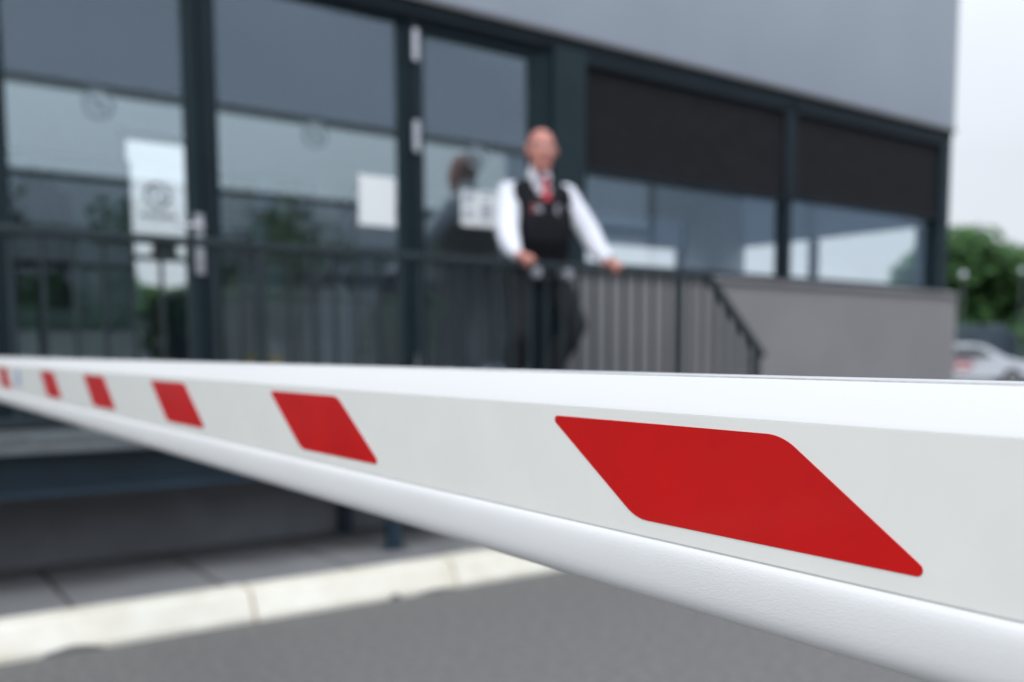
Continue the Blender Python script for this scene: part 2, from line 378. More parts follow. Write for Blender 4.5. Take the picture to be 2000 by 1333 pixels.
tl.build('sticker_text', sticker, f)

# front frames. X values on the glazing plane
def X_(v): return v*G
zt = gz(3.05)
fr = MB()
# column between A and B and stiles
cols = [(.455, .600), (1.530, 1.611), (2.715, 2.757)]
for a, b in cols+[(-2.2, -2.06), (-3.6, -3.46), (-.9, -.78)]: MB().box(X_(a), X_(b), 5.19, 5.32, .735, 3.118).build('facade_post', anth, B, bevel=.004)
MB().box(X_(3.72), X_(3.98), 5.16, 5.34, .735, 3.118).build('facade_post', anthl, B, bevel=.004)
MB().box(XL, X_(3.72), 5.185, 5.31, zt, 3.118).build('head_rail', anth, B)
def door(x0, x1, ztop, hinge_x, handle_x, st=.075, logo=True, ns=1, lab=None, m=anthl):
    d = MB()
    d.box(x0, x0+st, 5.215, 5.285, .80, ztop).box(x1-st, x1, 5.215, 5.285, .80, ztop)
    d.box(x0+st, x1-st, 5.215, 5.285, ztop-st*.8, ztop).box(x0+st, x1-st, 5.215, 5.285, .80, .90)
    o = d.build('door', m, B, bevel=.004)
    if lab: o['label'] = lab
    MB().box(x0+st, x1-st, 5.246, 5.254, .90, ztop-st*.8).build('pane', glass, o)
    if hinge_x:
        for zc in (gz(2.91), gz(2.40), 1.05):
            MB().tube([(hinge_x, 5.18, zc-.088), (hinge_x, 5.18, zc+.088)], .021, 10).box(hinge_x-.02, hinge_x+.02, 5.18, 5.2145, zc-.06, zc+.06).build('hinge', chrome, o, smooth=40)
    if handle_x:
        hb = MB().box(handle_x-.022, handle_x+.022, 5.200, 5.2145, 1.56, 1.87)
        hb.tube([(handle_x, 5.21, 1.80), (handle_x, 5.15, 1.80)], .011, 8).tube([(handle_x+.005, 5.15, 1.80), (handle_x-.13, 5.15, 1.80)], .011, 8)
        hb.tube([(handle_x, 5.2, 1.63), (handle_x, 5.185, 1.63)], .016, 10)
        hb.build('handle', chrome, o, smooth=40)
    if logo: ring_logo((x0+x1)/2, 5.2445, gz(2.34), .072, sticker, o)
    return o
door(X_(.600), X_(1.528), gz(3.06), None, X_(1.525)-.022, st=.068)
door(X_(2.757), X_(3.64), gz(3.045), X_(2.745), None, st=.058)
# fixed pane B
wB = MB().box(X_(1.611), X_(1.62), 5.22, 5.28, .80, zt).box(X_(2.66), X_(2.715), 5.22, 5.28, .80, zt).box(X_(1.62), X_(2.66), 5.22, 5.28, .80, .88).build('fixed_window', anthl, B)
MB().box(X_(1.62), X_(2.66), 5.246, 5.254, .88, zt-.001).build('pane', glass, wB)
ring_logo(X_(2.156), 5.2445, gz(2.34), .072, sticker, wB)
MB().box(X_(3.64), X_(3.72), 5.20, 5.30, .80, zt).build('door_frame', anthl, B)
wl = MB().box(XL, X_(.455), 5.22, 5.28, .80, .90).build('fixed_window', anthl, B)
MB().box(XL, X_(.455), 5.246, 5.254, .90, zt-.001).build('pane', glass, wl)
# lit left face of column at pane A (door stile already) ; ribbon window
rw = MB()
zs = 1.736
rw.box(X_(5.985), X_(6.075), 5.20, 5.30, zs, 3.118)
rw.box(X_(3.98), X_(8.10), 5.22, 5.30, zs, zs+.035).box(X_(3.98), X_(8.10), 5.22, 5.30, gz(3.06), 3.118)
R_ = rw.build('ribbon_window', anth, B, bevel=.004)
MB().box(X_(3.98), X_(5.985), 5.246, 5.254, zs+.035, gz(3.06)).build('pane', glass, R_)
MB().box(X_(6.075), X_(8.10), 5.246, 5.254, zs+.035, gz(3.06)).build('pane', glass, R_)
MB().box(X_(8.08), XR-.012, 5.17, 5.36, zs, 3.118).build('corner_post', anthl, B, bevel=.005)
# outside screens with side guides and bottom bars
for a, b, zb in ((X_(4.0), X_(5.965), gz(2.366)), (X_(6.095), X_(8.06), gz(2.385))):
    s_ = MB().box(a, b, 5.205, 5.208, zb, gz(3.02)).build('sun_screen', screenm, B)
    MB().box(a, b, 5.195, 5.215, zb-.03, zb).build('bottom_bar', anth, s_)
MB().box(X_(3.985), X_(5.98), 5.172, 5.235, gz(3.02), 3.117).box(X_(6.08), X_(8.075), 5.172, 5.235, gz(3.02), 3.117).build('screen_housing', anth, B)
MB().box(X_(5.965), X_(6.095), 5.185, 5.199, gz(2.37), 3.117).build('screen_guide', anth, B)

# ------------------------------------------------------------ platform
P = thing('access_platform', 'raised steel platform along the gatehouse front with a galvanised edge', 'platform', (1.0, 4.8, .13))
MB().box(-4.2, 4.52, 4.47, 5.148, .765, .79).build('deck', galv, P)
MB().box(-4.2, 4.53, 4.437, 4.465, .738, .815).box(-4.2, 4.53, 4.425, 4.437, .738, .760).build('edge_strip', galv, P, bevel=.003)
MB().prism([(4.455, .552), (4.455, .572), (4.53, .580), (4.53, .700), (4.47, .712), (4.47, .730), (4.60, .730), (4.60, .552)], 'x', -4.2, 4.5).build('edge_beam', steelblue, P, bevel=.003)
MB().box(-4.2, 4.5, 5.08, 5.147, .60, .73).build('rear_beam', steelblue, P)
for x in (-3.6, -.8, 2.265, 4.3):
    MB().box(x-.032, x+.032, 4.47, 4.534, .14, .552).box(x-.06, x+.06, 4.45, 4.555, .130, .14).build('leg', steelblue, P, bevel=.003)
    MB().box(x-.032, x+.032, 5.075, 5.14, .14, .60).box(x-.06, x+.06, 5.05, 5.147, .130, .14).build('leg', steelblue, P, bevel=.003)
ST = thing('entrance_steps', 'metal steps going down from the platform end beside the grey wall', 'steps', (4.9, 4.8, .13))
for i in range(3):
    MB().box(4.56+i*.24, 4.56+i*.24+.26, 4.50, 5.03, .62-i*.165, .65-i*.165).build('tread', galv, ST, bevel=.003)
for y0 in (4.46, 5.035):
    MB().add([(4.535, y0, .78), (4.535, y0, .55), (5.15, y0, .132), (5.36, y0, .132), (4.535, y0+.012, .78), (4.535, y0+.012, .55), (5.15, y0+.012, .132), (5.36, y0+.012, .132)],
             [(0, 1, 2, 3), (4, 7, 6, 5), (0, 4, 5, 1), (1, 5, 6, 2), (2, 6, 7, 3), (3, 7, 4, 0)]).build('stringer', steelblue, ST)

# ------------------------------------------------------------ railing
RL = thing('platform_railing', 'dark steel railing with thin balusters along the platform edge', 'railing', (1.0, 4.45, .8))
YR = 4.45
tr = MB().box(-4.2, 4.50, YR-.022, YR+.022, 1.622, 1.660)
tr.build('top_rail', railm, RL, bevel=.008)
MB().box(-4.2, 4.50, YR-.012, YR+.012, .855, .885).build('bottom_rail', railm, RL, bevel=.003)
dn = MB(); a = Vector((4.49, YR, 1.641)); b = Vector((5.00, YR, 1.150)); d_ = (b-a).normalized(); nrm = Vector((-d_.z, 0, d_.x))*-.023
vsl = []
for q in (a, b):
    for s1, s2 in ((-1, -1), (1, -1), (1, 1), (-1, 1)): vsl.append(q+nrm*s1+Vector((0, .024*s2, 0)))
dn.add(vsl, [(0, 1, 5, 4), (1, 2, 6, 5), (2, 3, 7, 6), (3, 0, 4, 7), (3, 2, 1, 0), (4, 5, 6, 7)]).build('stair_rail', railm, RL, bevel=.006)
MB().tube([(5.0, YR, 1.150), (5.035, YR, 1.142)], .024, 10).build('rail_end', railm, RL, smooth=50)
posts = [-3.9, -1.18, 1.576, 4.24]
for x in posts: MB().box(x-.026, x+.026, YR-.02, YR+.02, .60, 1.617).build('post', railm, RL, bevel=.004)
MB().box(4.935, 4.985, YR-.022, YR+.022, .132, 1.165).build('post', railm, RL, bevel=.004)
x = 4.24-.107; bars = []
proto = None
while x > -4.1:
    if all(abs(x-q) > .05 for q in posts):
        if proto is None:
            proto = MB().box(x-.0075, x+.0075, YR-.011, YR+.011, .886, 1.617).build('baluster', railm, RL); px = x
        else:
            c = proto.copy(); C.objects.link(c); c.parent = RL; c.location.x = proto.location.x + (x-px)
    x -= .115
for i, x in enumerate((4.345, 4.45)):
    c = proto.copy(); C.objects.link(c); c.parent = RL; c.location.x = proto.location.x+(x-px)
for x in (4.56, 4.66, 4.76, 4.86):
    zt_ = 1.641-(x-4.49)*.963-.03
    MB().box(x-.0105, x+.0105, YR-.012, YR+.012, zt_-.78, zt_).build('baluster', railm, RL)
for x in (3.125, 3.345):
    MB().tube([(x, YR-.040, 1.598), (x, YR+.03, 1.598)], .030, 16).tube([(x, YR-.046, 1.598), (x, YR-.040, 1.598)], .014, 10).build('rail_clamp', chrome, RL, smooth=40)

# ------------------------------------------------------------ person
skin = mat('skin', (.56, .235, .185), .5, noise=.10, nscale=12)
skinr = mat('lips', (.40, .15, .13), .5)
shirtm = mat('white_shirt', (.76, .77, .84), .8, noise=.03, nscale=20, bump=.5, bscale=40)
vestm = mat('black_waistcoat', (.008, .009, .012), .8, spec=.2, noise=.25, nscale=14, bump=.4, bscale=200)
trousm = mat('black_trousers', (.008, .010, .013), .8, noise=.25, nscale=10)
tiem = mat('red_tie', (.50, .02, .04), .5, noise=.08, nscale=30)
shoem = mat('black_shoe', (.01, .01, .01), .3)
greym = mat('grey_thread', (.42, .42, .46), .7)
redp = mat('red_thread', (.55, .05, .06), .7)
pr = thing('person', 'bald man in white shirt, black waistcoat and red tie leaning on the railing', 'person', (3.42, 4.78, .79))
Jt = dict(neck=(3.412, 4.765, 2.175), shL=(3.245, 4.84, 2.085), shR=(3.580, 4.715, 2.085), elL=(3.125, 4.70, 1.850), elR=(3.672, 4.62, 1.868),
          wrL=(3.05, 4.52, 1.705), wrR=(3.70, 4.50, 1.70), hipL=(3.335, 4.86, 1.63), hipR=(3.520, 4.80, 1.63),
          knL=(3.275, 4.76, 1.24), knR=(3.575, 4.70, 1.24), anL=(3.27, 4.90, .88), anR=(3.475, 4.86, .88), chest=(3.415, 4.775, 1.97), belly=(3.41, 4.775, 1.75), pelvis=(3.43, 4.82, 1.64))
Jt['hipR'] = (3.545, 4.80, 1.62); Jt['knR'] = (3.640, 4.70, 1.30); Jt['anR'] = (3.50, 4.88, .88)
Jt = {k: Vector(v) for k, v in Jt.items()}
for k in Jt:      # the whole figure stands a little nearer the door than the rail
    if k not in ('wrL', 'wrR'):
        w8 = .45 if k in ('elL', 'elR') else 1
        Jt[k] = Jt[k] + Vector((.035, .085, .022))*w8
lat = Vector((.94, -.34, 0)).normalized()          # wearer's left (picture right)
front = Vector((-.34, -.94, 0)).normalized()
Rz = Matrix((lat, -front, Vector((0, 0, 1)))).transposed()   # local x = lateral, y = back
def eltube(b, pts, rr, n=20):                       # horizontal ellipses stacked (torso)
    rings = []; vs = []; fs = []
    for p_, (rx, ry) in zip(pts, rr):
        for k in range(n):
            a = 2*pi*k/n; ca, sa = cos(a), sin(a)
            vs.append(Vector(p_)+Rz@Vector((rx*math.copysign(abs(ca)**.85, ca), ry*math.copysign(abs(sa)**.85, sa), 0)))
    m = len(pts)
    for i in range(m-1):
        for k in range(n):
            a = i*n+k; c = i*n+(k+1) % n; fs.append((a, c, c+n, a+n))
    fs += [tuple(range(n-1, -1, -1)), tuple(range((m-1)*n, m*n))]
    b.add(vs, fs)
def tors(g_):   # torso outline, grown by g_
    c = lambda x, y, z: (x, y, z)
    D_ = (.035, .085, .018)
    pts = [(3.43, 4.82, 1.56), (3.43, 4.82, 1.63), (3.415, 4.80, 1.72), (3.41, 4.775, 1.80), (3.412, 4.77, 1.90), (3.414, 4.77, 2.0), (3.414, 4.775, 2.08), (3.412, 4.778, 2.125)]
    rr = [(.150, .115), (.170, .130), (.168, .140), (.168, .145), (.176, .138), (.182, .125), (.170, .105), (.115, .08)]
    pts = [(a+D_[0], b+D_[1], z+D_[2]) for a, b, z in pts]
    return pts, [(a+g_, b+g_) for a, b in rr]
hd = Vector((-.50, -.86, 0)).normalized(); hl = Vector((-hd.y, hd.x, 0))*1.0   # head faces camera-wards
hl = Vector((.86, -.50, 0)).normalized()
HR = Matrix((hl, -hd, Vector((0, 0, 1)))).transposed()
HC = Vector((3.424, 4.79, 2.356))
bd = MB()
eltube(bd, *tors(0))
bd.capsule(Jt['neck']-Vector((0, 0, .05)), HC+HR@Vector((0, .015, -.06)), .062, .058)
bd.capsule(Jt['shL'], Jt['shR'], .055, .055)
# skull, face, jaw
bd.ball(HC+HR@Vector((0, .018, .025)), (.082, .100, .102), 24, 16, rot=HR)
bd.ball(HC+HR@Vector((0, -.018, -.035)), (.071, .074, .092), 20, 14, rot=HR)
bd.ball(HC+HR@Vector((0, -.050, -.105)), (.044, .036, .030), 14, 10, rot=HR)
bd.capsule(HC+HR@Vector((0, -.088, .010)), HC+HR@Vector((0, -.105, -.030)), .008, .014, 10)    # nose
bd.capsule(HC+HR@Vector((-.035, -.072, .030)), HC+HR@Vector((.035, -.072, .030)), .012, .012, 10)   # brow
for s_ in (-1, 1):
    bd.ball(HC+HR@Vector((s_*.087, .012, -.005)), (.010, .020, .033), 10, 8, rot=HR)          # ears
    bd.ball(HC+HR@Vector((s_*.040, -.060, -.030)), (.022, .020, .020), 10, 8, rot=HR)         # cheeks
for s_, sh, el, wr in ((-1, 'shL', 'elL', 'wrL'), (1, 'shR', 'elR', 'wrR')):
    bd.capsule(Jt[sh], Jt[el], .056, .042); bd.capsule(Jt[el], Jt[wr], .041, .028)
for hp, kn, an in (('hipL', 'knL', 'anL'), ('hipR', 'knR', 'anR')):
    bd.capsule(Jt[hp], Jt[kn], .085, .056); bd.capsule(Jt[kn], Jt[an], .055, .037)
    a = Jt[an]; bd.capsule(a+Vector((0, .02, -.055)), a+front*.15+Vector((0, 0, -.062)), .034, .028)
# hands closed over the rail: palm on top, fingers wrapped over the front, thumb behind/along
def hand(wr, c, side, along):
    al = along.normalized(); c = Vector(c); out = Vector((0, -1, 0))
    bd.capsule(wr, c+Vector((0, .01, .018)), .026, .024)
    for i in range(4):                               # palm slab as four metacarpals fanned over the rail
        off = al*(i-1.5)*.0205
        k0 = c+off+Vector((0, .030, .022)); k1 = c+off*1.02+out*.020+Vector((0, 0, .020-.002*abs(i-1.3)))
        bd.capsule(k0, k1, .0125, .0105, 10)
        L = (.040, .045, .042, .034)[i]
        k2 = k1+out*.016+Vector((0, 0, -L*.45)); k3 = k2+Vector((0, .003, -L*.55)); k4 = k3+Vector((0, .016, -.016))
        bd.capsule(k1, k2, .0100, .0092, 10); bd.capsule(k2, k3, .0090, .0085, 10); bd.capsule(k3, k4, .0083, .0075, 10)
    t0 = c+al*side*-.036+Vector((0, .032, .012)); t1 = t0+al*side*-.026+Vector((0, -.012, -.004)); t2 = t1+al*side*-.006+Vector((0, -.026, -.008))
    bd.capsule(t0, t1, .0125, .0108, 10); bd.capsule(t1, t2, .0105, .009, 10)
hand(Jt['wrL'], (3.068, 4.452, 1.668), -1, Vector((1, 0, 0)))
hand(Jt['wrR'], (3.702, 4.452, 1.668), 1, Vector((1, 0, 0)))
body = bd.build('body', skin, pr)
def remesh(o, vox, sm=6):
    r = o.modifiers.new('remesh', 'REMESH'); r.mode = 'VOXEL'; r.voxel_size = vox; r.use_smooth_shade = True
    if sm:
        s_ = o.modifiers.new('smooth', 'SMOOTH'); s_.iterations = sm; s_.factor = .5
remesh(body, .0045, 4)
eyem = mat('eye_white', (.6, .6, .6), .2); irism = mat('iris', (.03, .03, .035), .2); browm = mat('grey_eyebrow', (.25, .17, .13), .8)
for s_ in (-1, 1):
    e_ = MB().ball(HC+HR@Vector((s_*.031, -.0760, .006)), .0115, 12, 8).build('eye', eyem, pr, smooth=60)
    MB().ball(HC+HR@Vector((s_*.031, -.0845, .006)), .0052, 10, 6).build('iris', irism, e_, smooth=60)
    MB().capsule(HC+HR@Vector((s_*.018, -.090, .027)), HC+HR@Vector((s_*.045, -.078, .030)), .0035, .0025, 8).build('eyebrow', browm, pr, smooth=60)
MB().capsule(HC+HR@Vector((-.022, -.083, -.066)), HC+HR@Vector((.022, -.083, -.066)), .005, .005, 8).capsule(HC+HR@Vector((-.014, -.086, -.072)), HC+HR@Vector((.014, -.086, -.072)), .005, .005, 8).build('mouth', skinr, pr, smooth=60)
# shirt
sh_ = MB(); eltube(sh_, *tors(.010))
for s_, sh, el, wr in ((-1, 'shL', 'elL', 'wrL'), (1, 'shR', 'elR', 'wrR')):
    sp, ep, wp = Jt[sh], Jt[el], Jt[wr]
    sh_.capsule(sp+(Vector((3.447, 4.855, 2.122))-sp)*.35, sp, .068, .076)
    sh_.capsule(sp, sp+(ep-sp)*.5, .073, .071); sh_.capsule(sp+(ep-sp)*.5, ep, .071, .068)
    out = (ep+(wp-ep)*.45+Vector((0, .01, -.012)))
    sh_.capsule(ep, out, .068, .063); sh_.capsule(out, wp, .061, .040)
sh_.capsule(Jt['neck']-Vector((0, 0, .06)), Jt['neck']+Vector((-.008, -.012, .050)), .088, .068)
o = sh_.build('shirt', shirtm, pr); remesh(o, .008, 5)
# collar wings
cb = Vector((3.445, 4.830, 2.238)); cw = MB()
for s_ in (-1, 1):
    a0 = cb+hl*s_*.048+hd*.020+Vector((0, 0, .012)); a1 = cb+hl*s_*.006+hd*.066+Vector((0, 0, -.012)); a2 = cb+hl*s_*.038+hd*.082+Vector((0, 0, -.062)); a3 = cb+hl*s_*.058+hd*.040+Vector((0, 0, -.030))
    n_ = hd*.006
    cw.add([a0, a1, a2, a3, a0+n_, a1+n_, a2+n_, a3+n_], [(0, 1, 2, 3), (4, 7, 6, 5), (0, 4, 5, 1), (1, 5, 6, 2), (2, 6, 7, 3), (3, 7, 4, 0)])
cw.build('collar', shirtm, pr)
# tie
tt = MB(); kt = cb+front*.062+Vector((.0, 0, -.030))
def fr_pt(x, z, d):   # point on the torso front surface
    pts, rr = tors(.012)
    for i in range(len(pts)-1):
        if pts[i][2] <= z <= pts[i+1][2]:
            t = (z-pts[i][2])/(pts[i+1][2]-pts[i][2]); c = Vector(pts[i]).lerp(Vector(pts[i+1]), t)
            rx = rr[i][0]*(1-t)+rr[i+1][0]*t; ry = rr[i][1]*(1-t)+rr[i+1][1]*t
            break
    else: c = Vector(pts[-1]); rx, ry = rr[-1]
    c = Vector((c.x, c.y, z)); yy = ry*math.sqrt(max(0, 1-min(.98, abs(x)/rx)**2))**.85
    return c+Rz@Vector((x, -yy-d, 0))
def patch(b, poly, d, th):
    n = len(poly); lo_ = [fr_pt(x, z, d) for x, z in poly]; hi_ = [fr_pt(x, z, d+th) for x, z in poly]
    b.add(lo_+hi_, [tuple(range(n)), tuple(range(2*n-1, n-1, -1))]+[(i, (i+1) % n, (i+1) % n+n, i+n) for i in range(n)])
rows = [(2.190, .019), (2.14, .018), (2.115, .016), (2.09, .024), (2.055, .029)]
for i in range(len(rows)-1):
    (z1, w1), (z0, w0) = rows[i], rows[i+1]
    c1 = fr_pt(.012, min(z1, 2.12), .020 if z1 > 2.1 else .012); c0 = fr_pt(.012, min(z0, 2.12), .018 if z0 > 2.1 else .010)
    c1 = Vector((c1.x, c1.y, z1)); c0 = Vector((c0.x, c0.y, z0))
    q = [c1-lat*w1, c1+lat*w1, c0+lat*w0, c0-lat*w0]; tt.add(q+[p_+front*.010 for p_ in q], [(0, 1, 2, 3), (4, 7, 6, 5), (0, 4, 5, 1), (1, 5, 6, 2), (2, 6, 7, 3), (3, 7, 4, 0)])
tt.build('tie', tiem, pr)
# waistcoat: shell around the torso with a V neck
pts, rr = tors(.020); vb = MB(); n = 40; rows_ = []
zz = [1.665+i*.02 for i in range(26)]
def ell(z):
    for i in range(len(pts)-1):
        if pts[i][2] <= z <= pts[i+1][2]:
            t = (z-pts[i][2])/(pts[i+1][2]-pts[i][2]); return Vector(pts[i]).lerp(Vector(pts[i+1]), t), rr[i][0]*(1-t)+rr[i+1][0]*t, rr[i][1]*(1-t)+rr[i+1][1]*t
    return Vector(pts[-1]), *rr[-1]
vs = []; keep = []
for z in zz:
    c, rx, ry = ell(min(z, 2.134)); c = Vector((c.x, c.y, z))
    for k in range(n):
        a = 2*pi*k/n; ca, sa = cos(a), sin(a)
        lx = rx*math.copysign(abs(ca)**.8, ca); ly = ry*math.copysign(abs(sa)**.8, sa)
        # lift the shoulders (outer part) only
        vs.append(c+Rz@Vector((lx, ly, 0)))
fs = []
for i in range(len(zz)-1):
    for k in range(n):
        m0 = i*n+k; m1 = i*n+(k+1) % n
        a = 2*pi*(k+.5)/n; ca, sa = cos(a), sin(a); zc = zz[i]+.01; _, rx, ry = ell(min(zc, 2.134)); lx = rx*math.copysign(abs(ca)**.8, ca)
        frontside = sa < 0
        vee = frontside and zc > 2.045 and abs(lx-.008) < (zc-2.045)*.62+.006
        arm = zc > 2.0 and abs(lx) > .160
        if zc > 2.135 or vee or arm: continue
        fs.append((m0, m1, m1+n, m0+n))
vb.add(vs, fs); vo = vb.build('waistcoat', vestm, pr)
sl = vo.modifiers.new('thick', 'SOLIDIFY'); sl.thickness = .008; sl.offset = 1
vo.data.shade_smooth()
# shoulder straps of the waistcoat over the shirt
sp_ = MB()
for s_ in (-1, 1):
    prev = None; strip = []
    for z, x, y in ((2.05, .118, -.120), (2.10, .116, -.108), (2.145, .112, -.074), (2.170, .108, -.02), (2.168, .108, .03), (2.13, .112, .09), (2.07, .116, .127)):
        c = Vector((3.447, 4.861, z+.014))
        for w in (-.054, .056): strip.append(c+Rz@Vector((s_*(x+w*(1 if s_ > 0 else 1)), y, -.022 if w > 0 else .014)))
    m_ = len(strip)//2
    sp_.add(strip, [(2*i, 2*i+1, 2*i+3, 2*i+2) for i in range(m_-1)])
so_ = sp_.build('waistcoat_shoulder', vestm, pr); sl = so_.modifiers.new('thick', 'SOLIDIFY'); sl.thickness = .014; sl.offset = 0; so_.data.shade_smooth()
# chest emblems: red and grey on one side, round grey badge on the other
e = MB(); patch(e, [(-.108, 1.985), (-.072, 1.980), (-.070, 2.030), (-.106, 2.035)], .018, .004); e.build('chest_emblem', redp, pr)
e = MB()
for i in range(3): patch(e, [(-.064, 1.985+i*.014), (-.022, 1.981+i*.014), (-.022, 1.989+i*.014), (-.064, 1.993+i*.014)], .018, .004)
e.build('chest_lettering', greym, pr)
e = MB(); patch(e, [(.092+.030*cos(t*pi/8), 2.000+.030*sin(t*pi/8)) for t in range(16)], .018, .004); e.build('chest_badge', greym, pr)
# buttons
for z in (1.95, 1.89, 1.83, 1.77, 1.71): MB().ball(fr_pt(.012, z, .018), .006, 8, 6).build('button', shoem, vo, smooth=60)
# trousers
tm = MB(); tp, trr = tors(.012); eltube(tm, tp[:3], trr[:3])
for hp, kn, an in (('hipL', 'knL', 'anL'), ('hipR', 'knR', 'anR')):
    tm.capsule(Jt[hp]+Vector((0, 0, -.02)), Jt[kn], .102, .080); tm.capsule(Jt[kn], Jt[an]+Vector((0, 0, .01)), .080, .066)
o = tm.build('trousers', trousm, pr); remesh(o, .010, 6)
for an in ('anL', 'anR'):
    a = Jt[an]; MB().capsule(a+Vector((0, .025, -.045)), a+front*.17+Vector((0, 0, -.052)), .042, .037).build('shoe', shoem, pr, smooth=60)
# dark watch-like glove on the far hand: wristwatch strap
MB().tube([Jt['wrR']+Vector((0, -.004, .0)), Jt['wrR']+Vector((.001, -.026, -.016))], .034, 14).build('wristwatch', shoem, pr, smooth=50)

# ------------------------------------------------------------ interior contents and notices
c = thing('cupboard', 'grey green wall cupboard behind the leftmost glass door', 'cupboard', (1.2, 7.7, 1.2))
MB().box(.2, 1.755, 7.55, 7.845, 1.32, 2.53).build('cabinet_body', cupm, c, bevel=.01)
MB().box(.52, .98, 7.53, 7.549, 1.36, 2.49).box(.99, 1.74, 7.53, 7.549, 1.36, 2.49).build('cabinet_door', cupm, c, bevel=.004)
c = thing('drawer_unit', 'pale low drawer unit under the grey green cupboard', 'drawers', (1.2, 7.4, .8))
MB().box(.55, 1.70, 7.15, 7.85, .8, 1.30).build('carcass', drawm, c, bevel=.01)
for i in range(3): MB().box(.57+i*.38, .57+i*.38+.36, 7.13, 7.149, .84, 1.27).build('drawer_front', drawm, c, bevel=.004)
# hanging jacket
j = MB()
j.tube([(1.08, 6.6, 2.22), (1.08, 6.6, 2.12), (1.09, 6.6, 1.9), (1.07, 6.6, 1.6), (1.05, 6.6, 1.5)], [(.02, .03), (.10, .06), (.12, .07), (.15, .08), (.10, .06)], 14)
hj = thing('hanging_jacket', 'black jacket hanging on a stand inside the leftmost glass door', 'jacket', (1.08, 6.6, .8))
jk = MB()
nprof = [(2.20, .03, .03), (2.15, .12, .05), (2.05, .15, .06), (1.85, .13, .07), (1.65, .15, .075), (1.45, .17, .08), (1.42, .15, .07)]
vs = []; fs = []
for z, rx, ry in nprof:
    for k in range(14): a = 2*pi*k/14; vs.append((1.00+rx*cos(a)*(1+.08*sin(5*a)), 6.6+ry*sin(a), z))
for i in range(len(nprof)-1):
    for k in range(14): fs.append((i*14+k, i*14+(k+1) % 14, (i+1)*14+(k+1) % 14, (i+1)*14+k))
jk.add(vs, fs); jk.tube([(.88, 6.6, 2.12), (.84, 6.58, 1.85), (.86, 6.55, 1.60)], [.05, .045, .035], 10).tube([(1.13, 6.6, 2.12), (1.17, 6.58, 1.85), (1.15, 6.55, 1.60)], [.05, .045, .035], 10)
jk.build('jacket', blackm, hj, smooth=60)
cs = thing('coat_stand', 'thin dark coat stand carrying the black jacket', 'coat stand', (1.0, 6.65, .8))
MB().tube([(1.0, 6.68, .82), (1.0, 6.68, 2.3)], .015, 8).build('pole', anth, cs)
MB().tube([(1.0, 6.68, .80), (1.0, 6.68, .83)], .17, 20).build('base', anth, cs)
MB().tube([(.86, 6.68, 2.26), (1.0, 6.68, 2.2), (1.14, 6.68, 2.26)], .01, 8).build('hook', anth, cs)
# olive notice board and bits on the back wall
nb = thing('notice_board', 'olive board with pale sheets on the back wall', 'notice board', (3.0, 7.88, 2.0))
MB().box(2.52, 3.14, 7.80, 7.849, 1.45, 2.58).build('board', olive, nb)
pal = mat('pale_sheet', (.45, .60, .66), .7)
MB().box(2.75, 2.93, 7.79, 7.799, 2.30, 2.60).box(2.70, 2.84, 7.79, 7.799, 1.98, 2.2).box(2.60, 2.95, 7.79, 7.799, 1.62, 1.85).build('sheet', pal, nb)
cu = thing('hanging_strip', 'tall pale strip hanging on the back wall behind the middle pane', 'wall panel', (3.35, 7.8, 2.3))
MB().box(3.27, 3.46, 7.78, 7.845, 2.0, 2.60).build('panel', bandm, cu, bevel=.01)
MB().box(3.30, 3.43, 7.76, 7.779, 2.02, 2.10).build('foot_bar', white, cu, bevel=.004)
dc = thing('dark_locker', 'tall dark grey locker beside the pale strip', 'locker', (3.7, 7.7, .8))
lk = mat('locker_grey', (.15, .17, .22), .5)
MB().box(3.52, 3.95, 7.5, 7.84, .8, 2.52).build('locker_body', lk, dc, bevel=.01)
MB().box(3.54, 3.93, 7.48, 7.499, .84, 2.48).build('locker_door', lk, dc, bevel=.004)
# desk with a monitor arm leaning
dk = thing('desk', 'long dark desk inside behind the middle pane', 'desk', (2.6, 6.2, .8))
MB().box(1.75, 3.45, 6.0, 6.75, 1.51, 1.55).build('desk_top', floorm, dk, bevel=.004)
MB().box(1.75, 3.45, 6.02, 6.05, .95, 1.50).build('front_panel', plinthm, dk)
for x in (1.78, 3.39): MB().box(x, x+.05, 6.1, 6.7, .8, 1.51).build('leg', anth, dk)
la = thing('desk_lamp', 'slanted dark lamp arm standing on the desk beside the white notice', 'lamp', (2.73, 6.1, 1.55))
MB().tube([(2.62, 6.15, 1.56), (2.86, 6.15, 2.02)], .035, 10).tube([(2.56, 6.15, 1.551), (2.56, 6.15, 1.58)], .10, 16).build('arm', blackm, la, smooth=50)
MB().ball((2.88, 6.15, 2.05), (.055, .055, .07)).build('lamp_head', brownm, la, smooth=60)
mo = thing('monitor', 'black computer monitor on the desk behind the dark door column', 'monitor', (2.0, 6.3, 1.55))
MB().box(1.80, 2.20, 6.30, 6.33, 1.68, 1.95).build('screen', blackm, mo, bevel=.005)
MB().tube([(2.0, 6.33, 1.56), (2.0, 6.33, 1.75)], .02, 8).box(1.9, 2.1, 6.27, 6.4, 1.551, 1.565).build('stand', blackm, mo)
